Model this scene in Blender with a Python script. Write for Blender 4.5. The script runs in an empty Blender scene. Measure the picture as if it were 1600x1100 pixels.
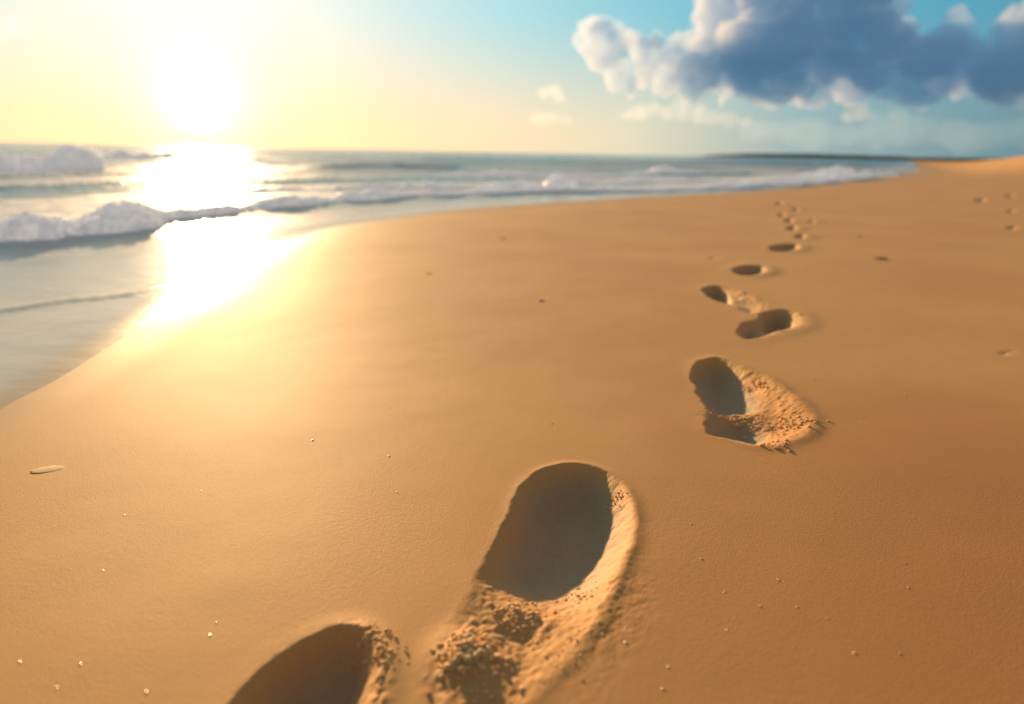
import bpy, math, random
import numpy as np
from mathutils import Matrix, Vector
rng=np.random.default_rng(7); random.seed(7)
scene=bpy.context.scene
col=scene.collection
# ------------------------------------------------------------------ survey helper
H=0.5; F=1066.67; roll=math.radians(1.17); pitch=math.atan(312/1066.67)
cr,sr=math.cos(roll),math.sin(roll)
def ray(px,py):
    a=(px-800)/F; b=-(py-550)/F
    X=a*cr-b*sr; U=a*sr+b*cr
    return np.array([X, math.cos(pitch)+U*math.sin(pitch), -math.sin(pitch)+U*math.cos(pitch)])
def g(px,py,z=0.0):
    d=ray(px,py); t=(z-H)/d[2]; return (float(d[0]*t),float(d[1]*t))
def gl(L,z=0.0): return np.array([g(x,y,z) for x,y in L])
# ------------------------------------------------------------------ numpy noise
def _h(ix,iy,iz,seed):
    n=(ix.astype(np.int64)*374761393+iy.astype(np.int64)*668265263+iz.astype(np.int64)*2147483647+seed*974634777)&0xffffffff
    n=((n^(n>>13))*1274126177)&0xffffffff
    n=((n^(n>>15))*2246822519)&0xffffffff
    n=n^(n>>16)
    return (n&0xffffff)/float(0xffffff)
def vn2(x,y,seed=0):
    ix=np.floor(x); iy=np.floor(y); fx=x-ix; fy=y-iy
    fx=fx*fx*fx*(fx*(fx*6-15)+10); fy=fy*fy*fy*(fy*(fy*6-15)+10)
    z=np.zeros_like(ix)
    a=_h(ix,iy,z,seed); b=_h(ix+1,iy,z,seed); c=_h(ix,iy+1,z,seed); d=_h(ix+1,iy+1,z,seed)
    return ((a+(b-a)*fx)*(1-fy)+(c+(d-c)*fx)*fy)*2-1
def fbm2(x,y,o=4,seed=0,gain=0.5):
    s=np.zeros_like(x); a=1.0; t=0
    for i in range(o):
        c,sn=math.cos(0.6*i),math.sin(0.6*i)
        s+=a*vn2((x*c-y*sn)*2**i+17.3*i,(x*sn+y*c)*2**i-9.1*i,seed+i); t+=a; a*=gain
    return s/t
def vn3(x,y,z,seed=0):
    ix=np.floor(x); iy=np.floor(y); iz=np.floor(z); fx=x-ix; fy=y-iy; fz=z-iz
    fx=fx*fx*(3-2*fx); fy=fy*fy*(3-2*fy); fz=fz*fz*(3-2*fz)
    def L(k):
        a=_h(ix,iy,iz+k,seed); b=_h(ix+1,iy,iz+k,seed); c=_h(ix,iy+1,iz+k,seed); d=_h(ix+1,iy+1,iz+k,seed)
        return (a+(b-a)*fx)*(1-fy)+(c+(d-c)*fx)*fy
    l0=L(0); l1=L(1)
    return (l0+(l1-l0)*fz)*2-1
def fbm3(x,y,z,o=4,seed=0,gain=0.5):
    s=0; a=1.0; t=0
    for i in range(o):
        s=s+a*vn3(x*2**i+3.1*i,y*2**i+7.7*i,z*2**i-4.2*i,seed+i); t+=a; a*=gain
    return s/t
def clods(x,y,cell,seed,keep=0.7):
    x=x+cell*0.35*vn2(x/cell*2.1,y/cell*2.1,seed+7); y=y+cell*0.35*vn2(x/cell*2.1+9,y/cell*2.1+4,seed+8)
    X=x/cell; Y=y/cell; ix=np.floor(X); iy=np.floor(Y); out=np.zeros_like(x)
    z=np.zeros_like(ix)
    for dx in (-1,0,1):
        for dy in (-1,0,1):
            cx=ix+dx; cy=iy+dy
            px=cx+_h(cx,cy,z,seed); py=cy+_h(cx,cy,z,seed+1)
            r=0.25+0.55*_h(cx,cy,z,seed+2); k=_h(cx,cy,z,seed+3)<keep
            e=np.sqrt(((X-px)*(1+0.3*r))**2+(Y-py)**2)
            v=np.where(k,np.sqrt(np.clip(r*r-e*e,0,None)),0)
            out=np.maximum(out,v)
    return out*cell
def ss(t):
    t=np.clip(t,0,1); return t*t*(3-2*t)
def polyline_sd(x,y,P):
    best=np.full(x.shape,1e18); side=np.zeros(x.shape); along=np.zeros(x.shape); acc=0
    for i in range(len(P)-1):
        ax,ay=P[i]; bx,by=P[i+1]; dx,dy=bx-ax,by-ay; l2=dx*dx+dy*dy; l=math.sqrt(l2)
        t=np.clip(((x-ax)*dx+(y-ay)*dy)/l2,0,1)
        ex=x-(ax+t*dx); ey=y-(ay+t*dy); d=ex*ex+ey*ey
        m=d<best
        cr_=dx*(y-ay)-dy*(x-ax)
        best=np.where(m,d,best); side=np.where(m,np.where(cr_<0,1.0,-1.0),side); along=np.where(m,acc+t*l,along)
        acc+=l
    return np.sqrt(best)*side,along     # + = right-hand side
def catmull(P,n=6,closed=False):
    P=np.array(P,float); out=[]; N=len(P)
    rngi=range(N) if closed else range(N-1)
    for i in rngi:
        if closed: p0,p1,p2,p3=P[i-1],P[i],P[(i+1)%N],P[(i+2)%N]
        else: p0,p1,p2,p3=P[max(i-1,0)],P[i],P[i+1],P[min(i+2,N-1)]
        for k in range(n):
            t=k/n
            out.append(0.5*((2*p1)+(-p0+p2)*t+(2*p0-5*p1+4*p2-p3)*t*t+(-p0+3*p1-3*p2+p3)*t**3))
    if not closed: out.append(P[-1])
    return np.array(out)
def poly_sd(x,y,P):   # + inside
    best=np.full(x.shape,1e18); ins=np.zeros(x.shape,bool); N=len(P)
    for i in range(N):
        ax,ay=P[i]; bx,by=P[(i+1)%N]; dx,dy=bx-ax,by-ay; l2=dx*dx+dy*dy+1e-18
        t=np.clip(((x-ax)*dx+(y-ay)*dy)/l2,0,1)
        d=(x-ax-t*dx)**2+(y-ay-t*dy)**2; best=np.minimum(best,d)
        c=((ay>y)!=(by>y))&(x<(bx-ax)*(y-ay)/((by-ay) if by!=ay else 1e-12)+ax)
        ins^=c
    return np.sqrt(best)*np.where(ins,1,-1)
# ------------------------------------------------------------------ layout
SH=np.vstack([[(-3.0,-30.0),(-1.1,-1.0)],catmull(gl([(-250,800),(0,640),(80,598),(150,555),(220,510),(290,470),(340,432),(400,395),(470,370),(550,350),(750,325),(1000,308),(1250,292),(1430,270)]),4),[(90,160),(220,400),(1700,3000)]])
BORE=catmull(gl([(-200,388),(0,380),(140,366),(250,350),(430,327),(560,313),(700,306),(860,300),(1050,298),(1250,286),(1400,273)]),6)
FILM=catmull(gl([(-200,500),(0,485),(100,470),(200,460),(310,435)]),6)
HUMP=gl([(520,266),(600,264),(690,266)])
def base_z(x,y):
    s,_=polyline_sd(x,y,SH)
    z=np.where(s>0,0.024*(1-np.exp(-s/0.55)),np.maximum(0.045*s,-1.2))
    z=z+np.where(s>0,1,0)*ss(s/0.6)*(0.0030*fbm2(x*1.3,y*1.3,2,5)+0.0006*fbm2(x*7,y*7,2,9))
    z=z+0.012*ss((s-2)/6)*fbm2(x*0.35,y*0.35,2,31)*ss((y-4)/6)
    z=z+1.25*ss((s-1.2)/7)*ss((y-18)/15)/(1+np.clip(y-45,0,None)/45)*(1+0.12*fbm2(x*0.12,y*0.12,3,12))
    return z,s
# ------------------------------------------------------------------ ground grid
rows=list(np.linspace(-6,0.32,40))
y=0.32; st=0.0024
while y<1.8: y+=st; rows.append(y)
while y<3200: st*=1.015; y+=st; rows.append(y)
rows=np.array(rows)
core=np.linspace(-0.86,0.86,1150)
o=0.86+np.cumsum(0.01*1.13**np.arange(34))
cols=np.concatenate([-o[::-1],core,o])
W=np.clip(rows,0,None)+0.5
X=(cols[None,:]*W[:,None]); Y=np.repeat(rows[:,None],len(cols),1)
shape=X.shape; X=X.ravel(); Y=Y.ravel()
Z,Sd=base_z(X,Y)
ID=np.zeros(X.size,np.int16); SHADE_TINT=np.zeros(X.size)  # second mask marks dug hollows where shade is painted into the sand colour
zg=0.024
def subset(P,m):
    return np.nonzero((X>P[:,0].min()-m)&(X<P[:,0].max()+m)&(Y>P[:,1].min()-m)&(Y<P[:,1].max()+m))[0]
prints=[]
def begin(pid,P,m,reach):
    i=subset(P,m); sd=poly_sd(X[i],Y[i],P); k=sd>-reach; ID[i[k]]=pid; prints.append((pid,P.mean(0)))
    return i,sd
def wallw(i,P,lo,hi,dirv=(0.85,-0.5)):
    c=P.mean(0); dx=X[i]-c[0]; dy=Y[i]-c[1]; l=np.sqrt(dx*dx+dy*dy)+1e-6
    t=0.5+0.5*(dx*dirv[0]+dy*dirv[1])/l
    return lo+(hi-lo)*ss(t)
def blob(i,px,py,r):
    c=g(px,py,zg); return np.exp(-((X[i]-c[0])**2+(Y[i]-c[1])**2)/(r*r))
def grains(i,amp):
    return amp*(0.7*fbm2(X[i]*170,Y[i]*170,2,77)+0.6*fbm2(X[i]*60,Y[i]*60,2,78))
def crumble(i,seed,big=1.0):
    x,y=X[i],Y[i]
    return big*(0.30*clods(x,y,0.013,seed,0.55)+0.38*clods(x,y,0.0075,seed+4,0.8))+0.0016*fbm2(x*120,y*120,3,seed+2)+0.0018*fbm2(x*45,y*45,3,seed+1)
# ---- main print
Ao=catmull(gl([(890,722),(850,730),(815,757),(797,800),(770,850),(748,893),(728,935),(700,975),(672,1015),(660,1060),(680,1130),(765,1150),(850,1065),(930,975),(965,900),(990,830),(988,780),(963,745),(930,727)],zg),4,True)
i,sd=begin(1,Ao,0.16,0.05)
sd2=sd+0.003*fbm2(X[i]*40,Y[i]*40,3,3)
w=wallw(i,Ao,0.055,0.075)
prof=ss((sd2+.006)/w)**0.9
c0=np.array(g(880,740,zg)); c1=np.array(g(745,1060,zg)); ax_=(c1-c0); u=((X[i]-c0[0])*ax_[0]+(Y[i]-c0[1])*ax_[1])/(ax_@ax_)
dep=0.047-0.036*ss((u-0.38)/0.42)+0.002*fbm2(X[i]*12,Y[i]*12,2,4)
leftsoft=1-wallw(i,Ao,0,1,(1,0.0))
dep*=1-0.45*ss((u-0.55)/0.2)*ss((leftsoft-0.5)/0.4)
d=-dep*prof
SHADE_TINT[i]=np.maximum(SHADE_TINT[i],ss(sd/0.03)*(1-ss((u-0.50)/0.22)))
side=wallw(i,Ao,0.1,1.0,(1,0))
rn=0.5+0.8*fbm2(X[i]*22,Y[i]*22,3,8)
d+=0.0030*np.exp(-((sd-.002)/0.013)**2)*side*np.clip(.5+.6*rn,0,1.2)
cm=ss((u-0.58)/0.08)*ss((sd-0.004)/0.02)
cm=np.maximum(cm,0.50*np.clip(rn,0,1)*ss((side-0.55)/0.3)*np.exp(-((sd-0.012)/0.014)**2))
m1=blob(i,735,1018,0.034); m2=blob(i,815,948,0.028); m3=blob(i,905,905,0.020); m4=blob(i,735,1085,0.055)
d+=0.009*m1+0.006*m2+0.011*m4*prof
br=ss(0.15+1.5*fbm2(X[i]*14,Y[i]*14,2,21))
d+=cm*np.clip(0.12+0.20*br+0.95*m1+0.6*m2+0.3*m3,0,1.1)*crumble(i,11)
d+=grains(i,0.0013)*ss((sd+0.01)/0.03)
d+=grains(i,0.0009)*ss((side-.5)/.4)*ss((sd+0.07)/0.06)*ss((u-.35)/.3)*(sd<0.01)
Z[i]+=d
# ---- near-left print
Bo=catmull(gl([(340,1120),(400,1045),(460,1000),(530,974),(575,985),(592,1020),(590,1060),(575,1110),(540,1190),(400,1190)],zg),4,True)
i,sd=begin(2,Bo,0.12,0.035)
sd2=sd+0.003*fbm2(X[i]*40,Y[i]*40,3,53)
w=wallw(i,Bo,0.038,0.045); d=-0.044*ss((sd2+.003)/w)
SHADE_TINT[i]=np.maximum(SHADE_TINT[i],ss(sd/0.03))
side=wallw(i,Bo,0.1,1.0,(1,0.1))
d+=0.002*np.exp(-((sd+.006)/0.015)**2)*side
cm=np.exp(-((sd+0.001)/0.010)**2)*ss((side-0.5)/0.3)
d+=cm*crumble(i,61,.6)
d+=grains(i,0.0013)*ss((sd+0.01)/0.025)
Z[i]+=d
# ---- third print
Co=catmull(gl([(1078,580),(1088,563),(1120,556),(1160,570),(1207,592),(1248,622),(1274,655),(1258,682),(1198,698),(1130,684),(1098,670),(1100,640),(1088,610)],zg),4,True)
Ci=catmull(gl([(1080,578),(1105,560),(1150,568),(1190,600),(1196,628),(1155,636),(1110,630),(1085,602)],zg),4,True)
C2=catmull(gl([(1103,650),(1150,638),(1195,652),(1212,672),(1175,684),(1115,682),(1098,668)],zg),4,True)
i,sd=begin(3,Co,0.14,0.05)
n=0.006*fbm2(X[i]*25,Y[i]*25,3,83)
sdi=poly_sd(X[i],Y[i],Ci)+n; sd3=poly_sd(X[i],Y[i],C2)+n
w=wallw(i,Co,0.025,0.08)
side=wallw(i,Co,0.1,1.0,(1,0))
d=-0.019*ss((sd+n)/w)-0.028*ss(sdi/0.07)-0.017*ss(sd3/0.055)
SHADE_TINT[i]=np.maximum(SHADE_TINT[i],np.maximum(ss(sdi/0.03),ss(sd3/.03)))
rn=0.5+0.8*fbm2(X[i]*16,Y[i]*16,3,86)
d+=0.003*np.exp(-((sd-.002)/0.018)**2)*side*np.clip(rn+.3,0,1.2)
cm=ss((sd-0.004)/0.025)*ss((0.02-np.maximum(sdi,sd3))/0.03)*ss((side-0.35)/0.3)
d+=cm*(0.18+0.5*ss(.2+1.5*fbm2(X[i]*12,Y[i]*12,2,92)))*crumble(i,91,0.75)
mid=blob(i,1150,640,0.05); d+=mid*crumble(i,97,.7)
d+=grains(i,0.0012)*ss((sd+0.01)/0.03)
Z[i]+=d
# ---- farther prints
def simple(pid,L,depth,w0,w1,seed,reach,clod=0.0,extra=None):
    P=catmull(gl(L,zg),4,True)
    i,sd=begin(pid,P,reach*3,reach)
    n=0.007*fbm2(X[i]*18,Y[i]*18,3,seed)
    w=wallw(i,P,w0,w1); side=wallw(i,P,0.2,1.0,(1,0))
    d=-depth*ss((sd+n)/w)
    SHADE_TINT[i]=np.maximum(SHADE_TINT[i],ss(sd/w0)*min(1,depth/.04))
    if extra:
        for L2,dp in extra:
            P2=catmull(gl(L2,zg),4,True); s2=poly_sd(X[i],Y[i],P2); d-=dp*ss((s2+n)/(w0*1.5)); SHADE_TINT[i]=np.maximum(SHADE_TINT[i],ss(s2/w0))
    d+=min(0.005,depth*.12)*side*np.exp(-((sd+.015)/(reach*0.5))**2)
    if clod: d+=clod*clods(X[i],Y[i],0.03,seed+3,0.7)*ss((sd+0.02)/0.03)*side
    Z[i]+=d
simple(4,[(1190,490),(1220,484),(1248,490),(1258,506),(1230,516),(1200,524),(1165,529),(1149,518),(1158,504),(1178,499)],0.020,0.03,0.07,101,0.06,0.15,
   [([(1185,492),(1215,485),(1238,492),(1240,508),(1210,516),(1190,508)],0.034),([(1153,510),(1175,506),(1195,516),(1185,526),(1160,528)],0.024)])
simple(5,[(1094,452),(1115,446),(1140,450),(1175,462),(1198,478),(1185,492),(1160,490),(1145,478),(1112,468)],0.012,0.03,0.08,111,0.06,0.2,
   [([(1096,453),(1115,447),(1138,452),(1148,466),(1140,474),(1112,466)],0.040)])
simple(6,[(1142,421),(1165,416),(1194,418),(1198,426),(1170,432),(1150,429)],0.050,0.03,0.08,121,0.07)
simple(7,[(1201,386),(1220,382),(1245,383),(1250,389),(1225,394),(1205,392)],0.060,0.04,0.08,131,0.08)
def ell(x,y,a,b): return [(x+a*math.cos(k*math.pi/4),y+b*math.sin(k*math.pi/4)) for k in range(8)]
far=[(1250,370,11,3.2,.07),(1237,357,10,3,.06),(1232,345,9,2.6,.06),(1221,336,7,2.2,.06),(1243,327,7,2,.06),(1217,318,7,2,.06),(1268,346,7,2,.04),
     (1583,356,14,3,.010),(1533,313,12,2.4,.015),(1580,330,10,2.2,.012),(1574,551,18,6,.004),(1115,404,12,2.5,.006),(1578,306,10,2,.015)]
pid=8
for (x_,y_,a,b,dp) in far:
    simple(pid,ell(x_,y_,a,b),dp,0.04,0.09,200+pid,0.10 if y_<380 else 0.05); pid+=1
# ------------------------------------------------------------------ normals + mesh pieces
R,C=shape
P3=np.stack([X,Y,Z],1).reshape(R,C,3)
du=np.empty_like(P3); dv=np.empty_like(P3)
du[:,1:-1]=P3[:,2:]-P3[:,:-2]; du[:,0]=P3[:,1]-P3[:,0]; du[:,-1]=P3[:,-1]-P3[:,-2]
dv[1:-1]=P3[2:]-P3[:-2]; dv[0]=P3[1]-P3[0]; dv[-1]=P3[-1]-P3[-2]
Nn=np.cross(du,dv); Nn/=np.linalg.norm(Nn,axis=2,keepdims=True); Nn=Nn.reshape(-1,3)
P3=P3.reshape(-1,3)
idx=np.arange(R*C).reshape(R,C)
quads=np.stack([idx[:-1,:-1],idx[:-1,1:],idx[1:,1:],idx[1:,:-1]],-1).reshape(-1,4)
qid=ID[quads].max(1)
def piece(name,q,origin,mat,attrs={},normals=None,P=P3):
    u,inv=np.unique(q,return_inverse=True); inv=inv.reshape(q.shape)
    me=bpy.data.meshes.new(name); n=len(u); m=len(q)
    me.vertices.add(n); me.vertices.foreach_set('co',(P[u]-np.array(origin)).astype(np.float32).ravel())
    me.loops.add(m*4); me.loops.foreach_set('vertex_index',inv.astype(np.int32).ravel())
    me.polygons.add(m); me.polygons.foreach_set('loop_start',np.arange(0,m*4,4,dtype=np.int32)); me.polygons.foreach_set('loop_total',np.full(m,4,np.int32))
    me.update(calc_edges=True)
    me.polygons.foreach_set('use_smooth',np.ones(m,bool))
    for k,v in attrs.items():
        a=me.attributes.new(k,'FLOAT','POINT'); a.data.foreach_set('value',v[u].astype(np.float32))
    if normals is not None: me.normals_split_custom_set_from_vertices(normals[u].tolist())
    ob=bpy.data.objects.new(name,me); ob.location=origin; col.objects.link(ob); me.materials.append(mat)
    return ob
# ------------------------------------------------------------------ material helpers
def mat(name):
    m=bpy.data.materials.new(name); m.use_nodes=True; nt=m.node_tree
    return m,nt,nt.nodes['Principled BSDF']
def N(nt,t,**k):
    n=nt.nodes.new(t)
    for a,b in k.items(): setattr(n,a,b)
    return n
def link(nt,a,b): nt.links.new(a,b)
def mth(nt,op,a,b=None,c=None,clamp=False):
    n=N(nt,'ShaderNodeMath',operation=op); n.use_clamp=clamp
    for k,v in enumerate((a,b,c)):
        if v is None: continue
        if isinstance(v,(int,float)): n.inputs[k].default_value=v
        else: link(nt,v,n.inputs[k])
    return n.outputs[0]
def noise(nt,vec,scale,detail=3,rough=0.5):
    n=N(nt,'ShaderNodeTexNoise'); n.inputs['Scale'].default_value=scale; n.inputs['Detail'].default_value=detail; n.inputs['Roughness'].default_value=rough
    link(nt,vec,n.inputs['Vector']); return n.outputs['Fac']
def mapr(nt,v,a,b,c,d,smooth=False):
    n=N(nt,'ShaderNodeMapRange'); n.interpolation_type='SMOOTHSTEP' if smooth else 'LINEAR'; n.clamp=True
    link(nt,v,n.inputs[0])
    for k,x in enumerate((a,b,c,d)): n.inputs[1+k].default_value=x
    return n.outputs[0]
def mixc(nt,f,a,b,blend='MIX'):
    n=N(nt,'ShaderNodeMix',data_type='RGBA',blend_type=blend)
    if isinstance(f,(int,float)): n.inputs[0].default_value=f
    else: link(nt,f,n.inputs[0])
    for s,v in ((6,a),(7,b)):
        if isinstance(v,tuple): n.inputs[s].default_value=(*v,1)
        else: link(nt,v,n.inputs[s])
    return n.outputs[2]
# sand
ms,nt,b=mat('sand')
geo=N(nt,'ShaderNodeNewGeometry'); pos=geo.outputs['Position']
wet=N(nt,'ShaderNodeAttribute',attribute_name='wet').outputs['Fac']
shade=N(nt,'ShaderNodeAttribute',attribute_name='shaded').outputs['Fac']  # mask of the painted shade in the print hollows
n1=noise(nt,pos,1.3,3); n2=noise(nt,pos,420,2,0.7); n3=noise(nt,pos,28,4)
c=mixc(nt,mapr(nt,n1,.35,.62,0,1,True),(0.82,0.405,0.125),(0.88,0.48,0.155))
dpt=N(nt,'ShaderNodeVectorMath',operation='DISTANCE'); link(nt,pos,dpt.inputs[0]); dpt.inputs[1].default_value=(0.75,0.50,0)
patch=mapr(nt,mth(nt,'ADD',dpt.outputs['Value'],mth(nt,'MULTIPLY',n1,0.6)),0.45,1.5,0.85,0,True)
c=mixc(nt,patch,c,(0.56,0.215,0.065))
c=mixc(nt,mapr(nt,n2,.3,.7,0,.45),c,(0.60,0.28,0.085))
c=mixc(nt,mapr(nt,n2,.66,.74,0,.4),c,(0.90,0.66,0.38))
c=mixc(nt,mapr(nt,n3,.4,.7,0,.15),c,(0.64,0.31,0.10))
c=mixc(nt,mth(nt,'MULTIPLY',wet,0.55),c,(0.58,0.38,0.17))
c=mixc(nt,mth(nt,'MULTIPLY',shade,0.8),c,(0.50,0.38,0.24))  # greyer, darker print floors: shade painted into the base colour
link(nt,c,b.inputs['Base Color'])
r=mth(nt,'SUBTRACT',mapr(nt,n1,.3,.7,.68,.72),mth(nt,'MULTIPLY',wet,0.17))
link(nt,r,b.inputs['Roughness'])
b.inputs['Specular Tint'].default_value=(1,.80,.48,1); b.inputs['Specular IOR Level'].default_value=0.5
bp=N(nt,'ShaderNodeBump'); bp.inputs['Distance'].default_value=0.0012
link(nt,mapr(nt,shade,0,1,.34,1.0),bp.inputs['Strength'])
link(nt,mth(nt,'MULTIPLY',mth(nt,'ADD',n2,mth(nt,'MULTIPLY',noise(nt,pos,110,3,.6),0.5)),mth(nt,'SUBTRACT',1.0,mth(nt,'MULTIPLY',wet,.9))),bp.inputs['Height'])
link(nt,bp.outputs[0],b.inputs['Normal'])
ww=0.08+0.06*np.clip(Y,0,20)
wetv=1-ss((Sd-0.0)/ww); wetv=wetv*0.8+0.2*(1-ss(Sd/(ww*2.5)))
AT={'wet':wetv,'shaded':SHADE_TINT}
GROUP='footprints pressed along the beach'
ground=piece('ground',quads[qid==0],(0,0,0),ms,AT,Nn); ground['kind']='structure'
labs={1:'deep bare footprint with a crumbled sandy heel in moist golden sand',2:'deep shadowed footprint partly pressed into moist golden sand',3:'footprint with crumbled raised edge in smooth moist sand',
 4:'two-lobed footprint in smooth moist beach sand',5:'footprint with a soft shallow trailing edge in moist sand'}
fobs={}
for p_,cen in prints:
    q=quads[qid==p_]
    if len(q)==0: continue
    cz=zg
    ob=piece('footprint',q,(float(cen[0]),float(cen[1]),cz),ms,AT,Nn)
    ob['label']=labs.get(p_,'small distant footprint pressed into smooth beach sand'); ob['category']='footprint'; ob['group']=GROUP
    fobs[p_]=ob
def height(x,y):
    ri=int(np.clip(np.searchsorted(rows,y),1,R-1)); w=max(y,0)+0.5; ci=int(np.clip(np.searchsorted(cols,x/w),1,C-1))
    return float(P3[ri*C+ci,2])
# ------------------------------------------------------------------ loose crumbs
def lump_mesh(name,pts,seed,sub=2,flat=0.75,jag=0.35):
    import bmesh
    V=[];Fc=[];off=0
    bm=bmesh.new(); bmesh.ops.create_icosphere(bm,subdivisions=sub,radius=1); base=np.array([v.co[:] for v in bm.verts]); fa=np.array([[v.index for v in f.verts] for f in bm.faces]); bm.free()
    for k,(x,y,z,r) in enumerate(pts):
        s=rng.uniform(.7,1.2,3); s[2]*=flat
        a=rng.uniform(0,6.28); ca,sa=math.cos(a),math.sin(a)
        q=base*(1+jag*fbm3(base[:,0]*1.3+k*5.1+seed,base[:,1]*1.3,base[:,2]*1.3,3,seed)[:,None])*s*r
        q=np.stack([q[:,0]*ca-q[:,1]*sa,q[:,0]*sa+q[:,1]*ca,q[:,2]],1)+np.array([x,y,z])
        V.append(q); Fc.append(fa+off); off+=len(base)
    V=np.vstack(V); Fc=np.vstack(Fc)
    me=bpy.data.meshes.new(name); me.from_pydata(V.tolist(),[],Fc.tolist()); me.polygons.foreach_set('use_smooth',np.ones(len(Fc),bool)); me.update()
    return me
mcr,nt,b=mat('crumbled_sand'); b.inputs['Roughness'].default_value=.8
gp=N(nt,'ShaderNodeNewGeometry'); cn=noise(nt,gp.outputs['Position'],500,2,.7)
link(nt,mixc(nt,mapr(nt,cn,.35,.65,0,1),(0.76,0.42,0.16),(0.90,0.58,0.26)),b.inputs['Base Color'])
b.inputs['Subsurface Weight'].default_value=.5; b.inputs['Subsurface Radius'].default_value=(1,.6,.3); b.inputs['Subsurface Scale'].default_value=0.003
bq=N(nt,'ShaderNodeBump'); bq.inputs['Strength'].default_value=.7; bq.inputs['Distance'].default_value=.001; link(nt,cn,bq.inputs['Height']); link(nt,bq.outputs[0],b.inputs['Normal'])
def crumbs(parent,spots,seed):
    o=parent.location; pts=[]
    for (px,py,spread,n,rmin,rmax) in spots:
        cx,cy=g(px,py,zg)
        for _ in range(n):
            x=cx+rng.normal(0,spread); y=cy+rng.normal(0,spread); r=rmin+(rmax-rmin)*rng.random()**2.5
            pts.append((x-o.x,y-o.y,height(x,y)+r*0.1-o.z,r))
    me=lump_mesh('sand_crumbs',pts,seed,2,.75,.6); me.materials.append(mcr)
    ob=bpy.data.objects.new('sand_crumbs',me); col.objects.link(ob); ob.parent=parent; ob['kind']='stuff'
crumbs(fobs[1],[(735,1018,.015,240,.0012,.0050),(815,945,.015,120,.001,.0034),(905,905,.012,40,.001,.0025),(962,765,.008,30,.001,.0020),(850,1000,.022,60,.0008,.0022),(760,1080,.02,60,.001,.003)],1)
crumbs(fobs[2],[(580,988,.010,60,.001,.0028),(603,1020,.010,50,.001,.0025)],2)
crumbs(fobs[3],[(1185,592,.013,60,.001,.0035),(1245,655,.020,100,.001,.0042),(1200,690,.016,60,.001,.0042),(1150,645,.015,50,.001,.0038)],3)
# ------------------------------------------------------------------ small shells, pebbles
mshell,nt,b=mat('shell'); b.inputs['Roughness'].default_value=0.4; b.inputs['Metallic'].default_value=.8
tc=N(nt,'ShaderNodeNewGeometry'); link(nt,mixc(nt,noise(nt,tc.outputs['Position'],300,2),(0.92,0.80,0.62),(0.97,0.90,0.78)),b.inputs['Base Color'])
mfrag,nt,b=mat('sandy_shell'); b.inputs['Roughness'].default_value=0.7; b.inputs['Specular IOR Level'].default_value=.4; b.inputs['Specular Tint'].default_value=(1,.8,.5,1)
tc=N(nt,'ShaderNodeNewGeometry'); link(nt,mixc(nt,noise(nt,tc.outputs['Position'],90,4),(0.82,0.46,0.18),(0.90,0.62,0.34)),b.inputs['Base Color'])
mpeb,nt,b=mat('pebble'); b.inputs['Roughness'].default_value=0.6
tc=N(nt,'ShaderNodeNewGeometry'); link(nt,mixc(nt,noise(nt,tc.outputs['Position'],120,3),(0.28,0.14,0.06),(0.42,0.23,0.10)),b.inputs['Base Color'])
specks=[(193,793),(159,879),(1096,869),(1217,903),(1188,943),(978,998),(1336,1017),(1036,1069),(620,763),(488,681),(608,632),(862,658),(608,707),(313,757),(337,963),(327,983),(1133,921),(1136,979),(1415,878),(1420,916),(1407,1018),(28,1021),(124,1026),(86,1062),(227,1070),(1272,590),(1415,616),(1348,650),(1246,945),(978,974),(1045,1036),(1293,963),(1080,815)]
for k,(px,py) in enumerate(specks):
    x,y=g(px,py,zg); z=height(x,y); r=rng.uniform(.0009,.0015)*(0.6+0.6*y)
    if k in (5,6,7,2): r*=1.5
    me=lump_mesh('shell_grain',[(0,0,0,r)],k,2,0.35,0.12); me.materials.append(mshell)
    ob=bpy.data.objects.new('shell_grain',me); ob.location=(x,y,z+r*0.2); ob.rotation_euler=(-0.16,0.06,0); col.objects.link(ob)
    ob['label']='tiny white shell grain lying on moist sand'; ob['category']='shell grain'; ob['group']='shell grains scattered on the sand'
for (px,py,r,fl) in [(1375,405,.020,.45),(845,470,.011,.25),(670,426,.014,.2),(785,372,.018,.2),(1343,370,.013,.35)]:
    x,y=g(px,py,zg); me=lump_mesh('pebble',[(0,0,0,r)],px,3,fl,0.35); me.materials.append(mpeb)
    ob=bpy.data.objects.new('pebble',me); ob.location=(x,y,height(x,y)-r*0.05); ob.scale=(1.5,1,1); col.objects.link(ob)
    ob['label']='small brown pebble half sunk in smooth sand'; ob['category']='pebble'; ob['group']='pebbles on the sand'
x,y=g(78,718,zg)
me=lump_mesh('shell_fragment',[(0,0,0,1)],81,4,1,0.4); me.materials.append(mfrag)
co=np.array([v.co[:] for v in me.vertices]); co=co*np.array([.030,.016,.0013]); me.vertices.foreach_set('co',co.ravel())
ob=bpy.data.objects.new('shell_fragment',me); ob.location=(x,y,height(x,y)-.0003); ob.rotation_euler=(0,0,0.45); col.objects.link(ob)
ob['label']='pale flat shell fragment half buried in wet sand'; ob['category']='shell'
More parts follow.
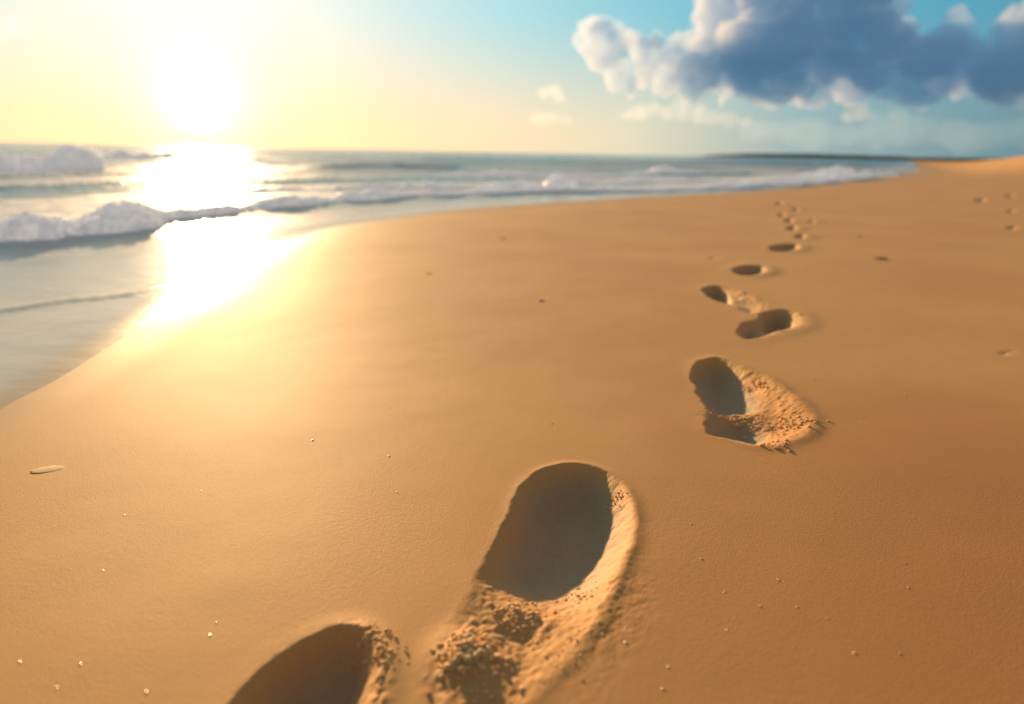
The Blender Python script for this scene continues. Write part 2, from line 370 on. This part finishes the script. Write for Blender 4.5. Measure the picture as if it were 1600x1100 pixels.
# ------------------------------------------------------------------ sea
r2=list(np.linspace(-6,0.3,20)); y=0.3; st=0.008
while y<6000: st*=1.012; y+=st; r2.append(y)
r2=np.array(r2); core=np.linspace(-0.95,0.95,620); o=0.95+np.cumsum(0.01*1.15**np.arange(28)); c2=np.concatenate([-o[::-1],core,o])
W2=np.clip(r2,0,None)+0.5
SX=(c2[None,:]*W2[:,None]); SY=np.repeat(r2[:,None],len(c2),1); sh2=SX.shape; SX=SX.ravel(); SY=SY.ravel()
s,al=polyline_sd(SX,SY,SH); off=-s
db,alb=polyline_sd(SX,SY,BORE); db=-db      # + = seaward of the bore
ext=ss(off/1.0)
sw=np.zeros_like(SX)
ph=db*1.9+0.9*fbm2(SX*0.15,SY*0.15,2,40)
A=0.05*ss(db/3)*np.exp(-np.clip(db,0,None)/300)
sw+=A*(np.abs(np.sin(ph*0.5))**0.6*-2+1)*(0.4+0.8*ss(.5+fbm2(SX*.25,SY*.12,2,45)))
sw+=0.05*ss((db-6)/10)*np.sin(db*0.55+2*fbm2(SX*.05,SY*.05,2,44))
sw+=0.014*ss(db/1.0)*fbm2(SX*2.5,SY*2.5,3,42)+0.0012*ext*fbm2(SX*3,SY*5,2,43)
hd,_=polyline_sd(SX,SY,HUMP); sw+=0.16*np.exp(-(hd/0.8)**2)
fd,_=polyline_sd(SX,SY,FILM); sw+=0.008*np.exp(-(fd/0.025)**2)*ss(off/0.1)
bm_=np.exp(-(np.clip(-db,0,None)/0.25)**2)*(off>0.1)
sw+=0.03*bm_*ss(off/0.5)
fn=fbm2(SX*1.6,SY*1.6,4,70)
foam=np.exp(-(np.clip(-db,0,None)/(0.45+.4*fn))**2)
lines=ss((fbm2(alb*0.16,db*1.0,4,50)+0.04)*6)          # foam lines parallel to the shore
lines2=ss((fbm2(alb*0.06,db*0.40,3,56)-0.02)*6)
nearb=np.exp(-np.clip(db,0,None)/2.5)
leftw=1-ss((alb-4)/6)
foam=np.where(db<0,foam,ss((db+.05)/.1)*np.clip(0.06+0.95*lines+0.5*nearb*leftw+.5*np.exp(-db/.8),0,1)*np.exp(-np.clip(db-4,0,None)/9.0))
foam=np.maximum(foam,ss(db/3)*lines2*0.95*np.exp(-np.clip(db,0,None)/32))
foam=np.maximum(foam,0.55*np.exp(-((fd-0.0)/0.016)**2)*ss(.6+fbm2(SX*6,SY*6,2,59)))
foam=np.maximum(foam,(0.12+0.4*ss(.40+1.5*fbm2(SX*1.2,SY*.6,4,58)))*ss(off/.35)*(db<0.2))
shal=np.exp(-np.clip(off,0,None)/1.5)
SP=np.stack([SX,SY,sw],1)
i2=np.arange(sh2[0]*sh2[1]).reshape(sh2)
sq=np.stack([i2[:-1,:-1],i2[:-1,1:],i2[1:,1:],i2[1:,:-1]],-1).reshape(-1,4)
sq=sq[(off[sq].max(1)>-0.15)]
mw,nt,b=mat('sea_water')
geo=N(nt,'ShaderNodeNewGeometry'); pos=geo.outputs['Position']
fo=N(nt,'ShaderNodeAttribute',attribute_name='foam').outputs['Fac']; shl=N(nt,'ShaderNodeAttribute',attribute_name='shallow').outputs['Fac']
fb=mth(nt,'MULTIPLY',fo,mapr(nt,noise(nt,pos,9,5,.65),.3,.62,.5,1.2),clamp=True)
c=mixc(nt,shl,(0.008,0.115,0.115),(0.92,0.76,0.50))  # sandy shallows, lightened to cream to paint in the sky they reflect
edge=mapr(nt,shl,.90,1.0,0,1,True)
c=mixc(nt,edge,c,(0.62,0.43,0.22))
c=mixc(nt,fb,c,(0.97,0.96,0.94)); link(nt,c,b.inputs['Base Color'])
link(nt,mth(nt,'ADD',mapr(nt,fb,0,1,.14,.55),mth(nt,'MULTIPLY',edge,.20)),b.inputs['Roughness']); b.inputs['IOR'].default_value=1.34
link(nt,mth(nt,'SUBTRACT',mapr(nt,fb,0,.6,.5,.16),mth(nt,'MULTIPLY',edge,.12),clamp=True),b.inputs['Specular IOR Level'])
bp=N(nt,'ShaderNodeBump'); bp.inputs['Strength'].default_value=1.0; bp.inputs['Distance'].default_value=0.03
mp=N(nt,'ShaderNodeMapping'); mp.inputs['Scale'].default_value=(1,1.6,1); link(nt,pos,mp.inputs[0])
link(nt,mth(nt,'MULTIPLY',mth(nt,'ADD',noise(nt,mp.outputs[0],6,3,.5),mth(nt,'MULTIPLY',fb,0.2)),mapr(nt,shl,0,.6,1,.07)),bp.inputs['Height']); link(nt,bp.outputs[0],b.inputs['Normal'])
sea=piece('sea',sq,(0,0,0),mw,{'foam':foam,'shallow':shal},None,SP); sea['kind']='structure'
# ------------------------------------------------------------------ breaking waves
mf,nt,b=mat('wave_foam'); b.inputs['Roughness'].default_value=0.5
geo=N(nt,'ShaderNodeNewGeometry'); pos=geo.outputs['Position']
nn=noise(nt,pos,20,6,.75)
fc=mixc(nt,mapr(nt,nn,.36,.55,0,1),(0.82,0.83,0.86),(0.98,0.97,0.95)); link(nt,fc,b.inputs['Base Color'])  # cooler grey in the noise lows is foam shadow painted into the colour
bp=N(nt,'ShaderNodeBump'); bp.inputs['Strength'].default_value=0.7; bp.inputs['Distance'].default_value=0.025; link(nt,nn,bp.inputs['Height']); link(nt,bp.outputs[0],b.inputs['Normal'])
b.inputs['Subsurface Weight'].default_value=.8; b.inputs['Subsurface Radius'].default_value=(1,.95,.9); b.inputs['Subsurface Scale'].default_value=0.15
ec=mixc(nt,mapr(nt,nn,.40,.56,0,1),(.50,.47,.50),(1,.90,.78)); link(nt,ec,b.inputs['Emission Color']); b.inputs['Emission Strength'].default_value=0.30  # added glow stands in for light scattering through the backlit foam
def wave(name,L,hts,wid,seed,bumpf,label,n=500,m=48,rag=1.0):
    P=catmull(gl(L),8); seg=np.sqrt(((P[1:]-P[:-1])**2).sum(1)); acc=np.concatenate([[0],np.cumsum(seg)]); T=acc[-1]
    cam_d=np.interp(np.linspace(0,T,400),acc,np.hypot(P[:,0],P[:,1])); cw=np.concatenate([[0],np.cumsum(1/cam_d[1:])]); cw/=cw[-1]
    t=np.interp(np.linspace(0,1,n),cw,np.linspace(0,T,400))
    px=np.interp(t,acc,P[:,0]); py=np.interp(t,acc,P[:,1])
    tx=np.gradient(px,t); ty=np.gradient(py,t); l=np.sqrt(tx**2+ty**2); nx,ny=-ty/l,tx/l
    wob=0.14*fbm2(t*1.2,t*0,4,seed+30); px=px+nx*wob; py=py+ny*wob
    h=np.interp(t/T,[a for a,_ in hts],[b for _,b in hts]); h=h*(1+0.55*fbm2(t*2.2,t*0,4,seed+40,.65)); w=h*wid
    v=np.linspace(0,1,m)
    a=v[None,:]*math.pi
    offp=np.where(v[None,:]<.5,-1.2*np.cos(a),(v[None,:]-.5)*2*1.8)*w[:,None]
    zz=h[:,None]*np.where(v[None,:]<.5,np.sin(a)**1.3,np.cos((v[None,:]-.5)*math.pi)**1.3)
    x=px[:,None]+nx[:,None]*offp; y=py[:,None]+ny[:,None]*offp
    f=bumpf
    nz=0.6*fbm3(x*f,y*f,zz*f*1.3,6,seed,.70)+0.5*(1-2*np.abs(fbm3(x*f*1.8,y*f*1.8,zz*f*2,6,seed+3,.70)))
    nl=fbm3(x*f*.4,y*f*.4,zz*0,2,seed+9)
    k=np.sin(a)**.5*(h[:,None]*.8+.018)*rag
    z=zz*(1+.4*nl)+k*0.7*(nz-.1); x=x-nx[:,None]*k*0.85*(nz-.1); y=y-ny[:,None]*k*0.85*(nz-.1)
    z=z-0.02
    V=np.stack([x,y,z],-1).reshape(-1,3); c0=V.mean(0); c0[2]=0
    ii=np.arange(n*m).reshape(n,m); q=np.stack([ii[:-1,:-1],ii[1:,:-1],ii[1:,1:],ii[:-1,1:]],-1).reshape(-1,4)
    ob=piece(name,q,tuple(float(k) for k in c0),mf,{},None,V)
    ob['label']=label; ob['category']='wave'; ob['group']='waves breaking along the shore'
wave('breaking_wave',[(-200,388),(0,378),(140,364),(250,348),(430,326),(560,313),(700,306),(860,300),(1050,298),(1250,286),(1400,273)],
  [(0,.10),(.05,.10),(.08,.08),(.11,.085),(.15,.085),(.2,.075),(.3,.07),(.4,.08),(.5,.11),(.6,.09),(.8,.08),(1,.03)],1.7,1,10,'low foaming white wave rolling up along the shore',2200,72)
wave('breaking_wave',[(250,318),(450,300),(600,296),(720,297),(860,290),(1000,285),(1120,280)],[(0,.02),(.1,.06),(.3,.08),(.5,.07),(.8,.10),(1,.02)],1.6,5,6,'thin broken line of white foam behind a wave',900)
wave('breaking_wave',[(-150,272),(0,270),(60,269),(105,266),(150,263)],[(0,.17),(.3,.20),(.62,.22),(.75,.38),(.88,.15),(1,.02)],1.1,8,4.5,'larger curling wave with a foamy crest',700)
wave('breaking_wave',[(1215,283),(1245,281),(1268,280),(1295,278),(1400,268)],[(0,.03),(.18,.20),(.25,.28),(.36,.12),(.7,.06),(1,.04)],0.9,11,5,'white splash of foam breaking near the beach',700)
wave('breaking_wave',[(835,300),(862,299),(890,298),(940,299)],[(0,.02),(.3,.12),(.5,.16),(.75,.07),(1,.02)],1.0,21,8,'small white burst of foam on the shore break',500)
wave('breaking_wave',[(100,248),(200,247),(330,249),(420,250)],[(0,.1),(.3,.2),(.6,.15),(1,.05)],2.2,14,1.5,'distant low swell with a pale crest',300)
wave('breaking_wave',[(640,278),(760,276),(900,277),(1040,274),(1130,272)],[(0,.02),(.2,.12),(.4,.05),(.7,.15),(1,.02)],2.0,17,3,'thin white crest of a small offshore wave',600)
# ------------------------------------------------------------------ headland
mh,nt,b=mat('headland_scrub'); geo=N(nt,'ShaderNodeNewGeometry')
link(nt,mixc(nt,noise(nt,geo.outputs['Position'],.05,4),(0.06,0.10,0.09),(0.12,0.15,0.12)),b.inputs['Base Color']); b.inputs['Roughness'].default_value=.9
def headland():
    az=np.linspace(14.0,40,260); D=900; V=[];Fq=[]
    top=np.interp(az,[14,15.5,18,22,26,29,33,40],[0,2.6,5.0,6.0,5.6,4.4,4.5,8])+0.5*fbm2(az*3,az*0,4,3)
    for k,a in enumerate(np.radians(az)):
        for j,(dd,hh) in enumerate(((0,-1),(8,.55),(30,1.0),(120,.9),(260,-1))):
            r_=D+dd; V.append((math.sin(a)*r_,math.cos(a)*r_,hh*max(top[k],0) if hh>0 else -1.0))
    for k in range(len(az)-1):
        for j in range(4): a=k*5+j; Fq.append((a,a+5,a+6,a+1))
    me=bpy.data.meshes.new('headland'); me.from_pydata(V,[],Fq); me.materials.append(mh); ob=bpy.data.objects.new('headland',me); col.objects.link(ob); ob['kind']='structure'
headland()
# ------------------------------------------------------------------ dune scrub
mg,nt,b=mat('dune_grass'); b.inputs['Base Color'].default_value=(0.12,0.11,0.05,1); b.inputs['Roughness'].default_value=.9
V=[];Fq=[]
for _ in range(420):
    u=rng.uniform(0,1); x=31+u*22+rng.normal(0,.8); y=40+u*18+rng.normal(0,.8)
    z=height(x,y); hgt=rng.uniform(.1,.22)
    for k in range(12):
        a=rng.uniform(0,6.28); lean=rng.uniform(.1,.6)*hgt; bx=x+rng.normal(0,.12); by=y+rng.normal(0,.12); w_=.015
        i0=len(V); V+= [(bx-w_,by,z-.02),(bx+w_,by,z-.02),(bx+math.cos(a)*lean*.5,by+math.sin(a)*lean*.5,z+hgt*.7),(bx+math.cos(a)*lean,by+math.sin(a)*lean,z+hgt)]
        Fq+=[(i0,i0+1,i0+2),(i0+1,i0+3,i0+2)]
me=bpy.data.meshes.new('dune_grass'); me.from_pydata(V,[],Fq); me.materials.append(mg); ob=bpy.data.objects.new('dune_grass',me); col.objects.link(ob); ob['kind']='stuff'
# ------------------------------------------------------------------ clouds
def cloud(puffs,D,voxel,dens,label,seed,amp,emi=(.035,.072,.092),colr=(1,.86,.66)):
    pts=[]
    for (px,py,r,dp) in puffs:
        d=ray(px,py); d/=np.linalg.norm(d); d*= (D+dp); d[2]+=H
        pts.append((*d,r*D/F*1.03))
    c=np.array([p[:3] for p in pts]).mean(0)
    me=lump_mesh('cloud',[(p[0]-c[0],p[1]-c[1],p[2]-c[2],p[3]) for p in pts],seed,3,0.9,0.5)
    ob=bpy.data.objects.new('cloud',me); ob.location=c; col.objects.link(ob)
    md=ob.modifiers.new('r','REMESH'); md.mode='VOXEL'; md.voxel_size=voxel
    dg=bpy.context.evaluated_depsgraph_get(); me2=bpy.data.meshes.new_from_object(ob.evaluated_get(dg)); ob.modifiers.clear(); ob.data=me2; me2.name='cloud'
    n=len(me2.vertices); co=np.empty(n*3); me2.vertices.foreach_get('co',co); co=co.reshape(-1,3); no=np.empty(n*3); me2.vertex_normals.foreach_get('vector',no); no=no.reshape(-1,3)
    q=co/(amp*2.6)
    nz=0.6*fbm3(q[:,0],q[:,1],q[:,2],5,seed,.62)+0.5*(1-2.2*np.abs(fbm3(q[:,0]*1.7,q[:,1]*1.7,q[:,2]*1.7,4,seed+5,.6)))
    co=co+no*(amp*(nz-.25))[:,None]+amp*.4*np.stack([fbm3(q[:,0]*.8+9,q[:,1]*.8,q[:,2]*.8,2,seed+11)]*3,1)*np.array([1,0,.6])
    me2.vertices.foreach_set('co',co.ravel()); me2.update()
    m=bpy.data.materials.new('cloud_vapour'); m.use_nodes=True; t=m.node_tree; t.nodes.clear()
    o_=t.nodes.new('ShaderNodeOutputMaterial'); v=t.nodes.new('ShaderNodeVolumeScatter'); v.inputs['Color'].default_value=(*colr,1); v.inputs['Density'].default_value=dens; v.inputs['Anisotropy'].default_value=0.45
    e=t.nodes.new('ShaderNodeEmission'); e.inputs[0].default_value=(*emi,1); e.inputs[1].default_value=dens  # added glow in the vapour stands in for ambient and multiply scattered light
    ad=t.nodes.new('ShaderNodeAddShader'); t.links.new(v.outputs[0],ad.inputs[0]); t.links.new(e.outputs[0],ad.inputs[1])
    t.links.new(ad.outputs[0],o_.inputs['Volume']); me2.materials.clear(); me2.materials.append(m)
    ob['label']=label; ob['category']='cloud'; ob['group']='clouds drifting above the sea'
rng=np.random.default_rng(23)
big=[(932,48,19,0),(924,80,15,0),(945,97,22,0),(962,118,19,5),(965,66,20,-10),(1008,92,26,0),(1050,92,26,0),(1045,124,20,10),(1090,88,32,0),(1008,120,18,0),(1125,22,30,0),(1115,-6,26,0),(1150,50,38,20),(1160,-20,42,10)]
for x_ in range(1090,1800,34):
    big.append((x_,118+rng.uniform(-8,8),30+rng.uniform(-6,8),rng.uniform(-50,50)))
    big.append((x_+15,88+rng.uniform(-10,10),26+rng.uniform(-6,8),rng.uniform(-50,50)))
for x_ in range(1180,1400,40):
    for y_ in (60,15,-35): big.append((x_+rng.uniform(-12,12),y_+rng.uniform(-12,12),34+rng.uniform(-8,12),rng.uniform(-70,60)))
for x_,y_ in [(905,62),(915,40),(950,38),(985,60),(1020,70),(1060,68),(1085,55),(1100,45),(1096,14),(990,135),(1100,138),(1135,150),(1250,152),(1410,35),(1420,60)]:
    big.append((x_,y_,10+rng.uniform(-2,5),rng.uniform(-20,20)))
big+=[(1492,48,22,0),(1478,72,22,0),(1505,66,18,0),(1590,66,34,0),(1650,50,46,0),(1620,90,44,10),(1700,40,60,0),(1440,85,28,0),(1540,98,26,0),(1250,0,40,40),(1310,20,40,30),(1560,115,30,0)]
cloud(big,650,2.6,0.062,'large dark grey cumulus cloud with sunlit cream edges',3,11.0)
cloud([(850,146,9,0),(866,142,13,0),(874,150,10,0)],650,1.2,0.022,'small cream puff of cloud',5,3.5,(.3,.25,.16))
cloud([(845,185,12,0),(865,184,13,0),(885,188,10,0)],650,1.5,0.010,'faint grey wisp of cloud',6,4,(.35,.33,.24))
cloud([(980,180,10,0),(1000,176,13,0),(1022,172,14,0),(1045,176,15,0),(1070,170,16,0),(1090,178,15,0),(1112,184,13,0),(1140,187,12,0),(1165,190,9,0),(1060,162,10,0)],700,1.5,0.022,'thin hazy grey bank of cloud',7,5,(.08,.14,.15))
cloud([(1325,180,9,0),(1342,176,12,0),(1358,180,9,0),(1395,176,9,0)],650,1.4,0.022,'small sunlit peach cloud below a dark cloud',8,4,(.30,.22,.13))
cloud([(8,44,12,0),(25,42,11,0),(45,48,8,0)],650,1.5,0.015,'small faint peach cloud',9,4,(.8,.5,.25))
cloud([(1540,157,11,0),(1565,156,11,0),(1600,155,11,0)],620,1.5,0.025,'small sunlit peach cloud below a dark cloud',10,4,(.28,.20,.12))
cloud([(x_,208+4*math.sin(x_*.03),20+4*math.sin(x_*.051),0) for x_ in range(1180,1760,16)],900,3.0,0.007,'long low hazy grey cloud bank above the horizon',12,4,(.05,.11,.14),(.6,.75,.85))
# ------------------------------------------------------------------ sun + sky
az=math.radians(-23.68)
def sdir(el): e=math.radians(el); return Vector((math.sin(az)*math.cos(e),math.cos(az)*math.cos(e),math.sin(e)))
L=bpy.data.lights.new('sun','SUN'); L.energy=7; L.angle=math.radians(1.6); L.color=(1,0.66,0.34)
so=bpy.data.objects.new('sun',L); col.objects.link(so); so.rotation_euler=(-sdir(10)).to_track_quat('-Z','Y').to_euler()
wd=bpy.data.worlds.new('World'); scene.world=wd; wd.use_nodes=True; nt=wd.node_tree; nt.nodes.clear()
out=N(nt,'ShaderNodeOutputWorld'); bg=N(nt,'ShaderNodeBackground'); link(nt,bg.outputs[0],out.inputs[0])
tc=N(nt,'ShaderNodeTexCoord'); dirv=tc.outputs['Generated']
sky=N(nt,'ShaderNodeTexSky',sky_type='NISHITA'); sky.sun_disc=False; sky.sun_elevation=math.radians(10); sky.sun_rotation=az
nrm=N(nt,'ShaderNodeVectorMath',operation='NORMALIZE'); link(nt,dirv,nrm.inputs[0])
dt=N(nt,'ShaderNodeVectorMath',operation='DOT_PRODUCT'); link(nt,nrm.outputs[0],dt.inputs[0]); dt.inputs[1].default_value=sdir(3.4)
th=mth(nt,'MULTIPLY',mth(nt,'ARCCOSINE',mth(nt,'MINIMUM',dt.outputs['Value'],0.9999999)),180/math.pi)
sep=N(nt,'ShaderNodeSeparateXYZ'); link(nt,nrm.outputs[0],sep.inputs[0])
el=mth(nt,'MULTIPLY',mth(nt,'ARCSINE',sep.outputs[2]),180/math.pi)
def ramp(fac,stops):
    r=N(nt,'ShaderNodeValToRGB'); e=r.color_ramp.elements
    while len(e)<len(stops): e.new(0.5)
    for k,(p,c_) in enumerate(stops): e[k].position=p; e[k].color=(*c_,1)
    link(nt,fac,r.inputs[0]); return r.outputs[0]
tf=mth(nt,'DIVIDE',th,90.0,clamp=True)
hor=ramp(tf,[(0,(.86,.60,.38)),(.12,(.86,.63,.41)),(.24,(.86,.68,.46)),(.36,(.72,.67,.50)),(.50,(.30,.43,.45)),(.66,(.12,.26,.32)),(1,(.31,.29,.29))])
up=ramp(tf,[(0,(.82,.80,.72)),(.13,(.62,.75,.73)),(.26,(.38,.68,.73)),(.42,(.16,.50,.62)),(.60,(.07,.34,.48)),(1,(.15,.18,.21))])
zen=ramp(tf,[(0,(.22,.28,.30)),(.5,(.13,.16,.19)),(1,(.15,.155,.165))])
c=mixc(nt,mapr(nt,el,0.5,11,0,1,True),hor,up)
c=mixc(nt,mapr(nt,el,13,45,0,1,True),c,zen)
def gauss(sig,amp):
    q=mth(nt,'DIVIDE',th,sig); return mth(nt,'MULTIPLY',mth(nt,'EXPONENT',mth(nt,'MULTIPLY',mth(nt,'MULTIPLY',q,q),-1.0)),amp)
def addglow(c,fac,colr):
    m=N(nt,'ShaderNodeVectorMath',operation='SCALE'); m.inputs[0].default_value=colr; link(nt,fac,m.inputs['Scale'])
    a=N(nt,'ShaderNodeVectorMath',operation='ADD'); link(nt,c,a.inputs[0]); link(nt,m.outputs[0],a.inputs[1]); return a.outputs[0]
c=addglow(c,gauss(1.2,6),(1,.85,.6))
c=addglow(c,gauss(2.6,0.7),(1,.88,.72))
c=addglow(c,gauss(5.5,0.24),(1,.88,.74))
c=addglow(c,gauss(12.0,0.04),(1,.70,.45))
sk=N(nt,'ShaderNodeVectorMath',operation='SCALE'); link(nt,sky.outputs[0],sk.inputs[0]); sk.inputs['Scale'].default_value=0.01
a=N(nt,'ShaderNodeVectorMath',operation='ADD'); link(nt,c,a.inputs[0]); link(nt,sk.outputs[0],a.inputs[1])
link(nt,a.outputs[0],bg.inputs['Color']); bg.inputs['Strength'].default_value=1.0
# ------------------------------------------------------------------ camera
cam=bpy.data.cameras.new('camera'); co_=bpy.data.objects.new('camera',cam); col.objects.link(co_)
right=Vector((cr,sr*math.sin(pitch),sr*math.cos(pitch))); upv=Vector((-sr,cr*math.sin(pitch),cr*math.cos(pitch))); fwd=Vector((0,math.cos(pitch),-math.sin(pitch)))
M=Matrix((right,upv,-fwd)).transposed().to_4x4(); M.translation=(0,0,H); co_.matrix_world=M
cam.lens=24; cam.sensor_width=36; cam.sensor_fit='HORIZONTAL'; cam.clip_start=0.02; cam.clip_end=20000
cam.dof.use_dof=True; cam.dof.focus_distance=1.05; cam.dof.aperture_fstop=2.3
scene.camera=co_
scene.view_settings.view_transform='Standard'; scene.view_settings.look='None'; scene.view_settings.exposure=0
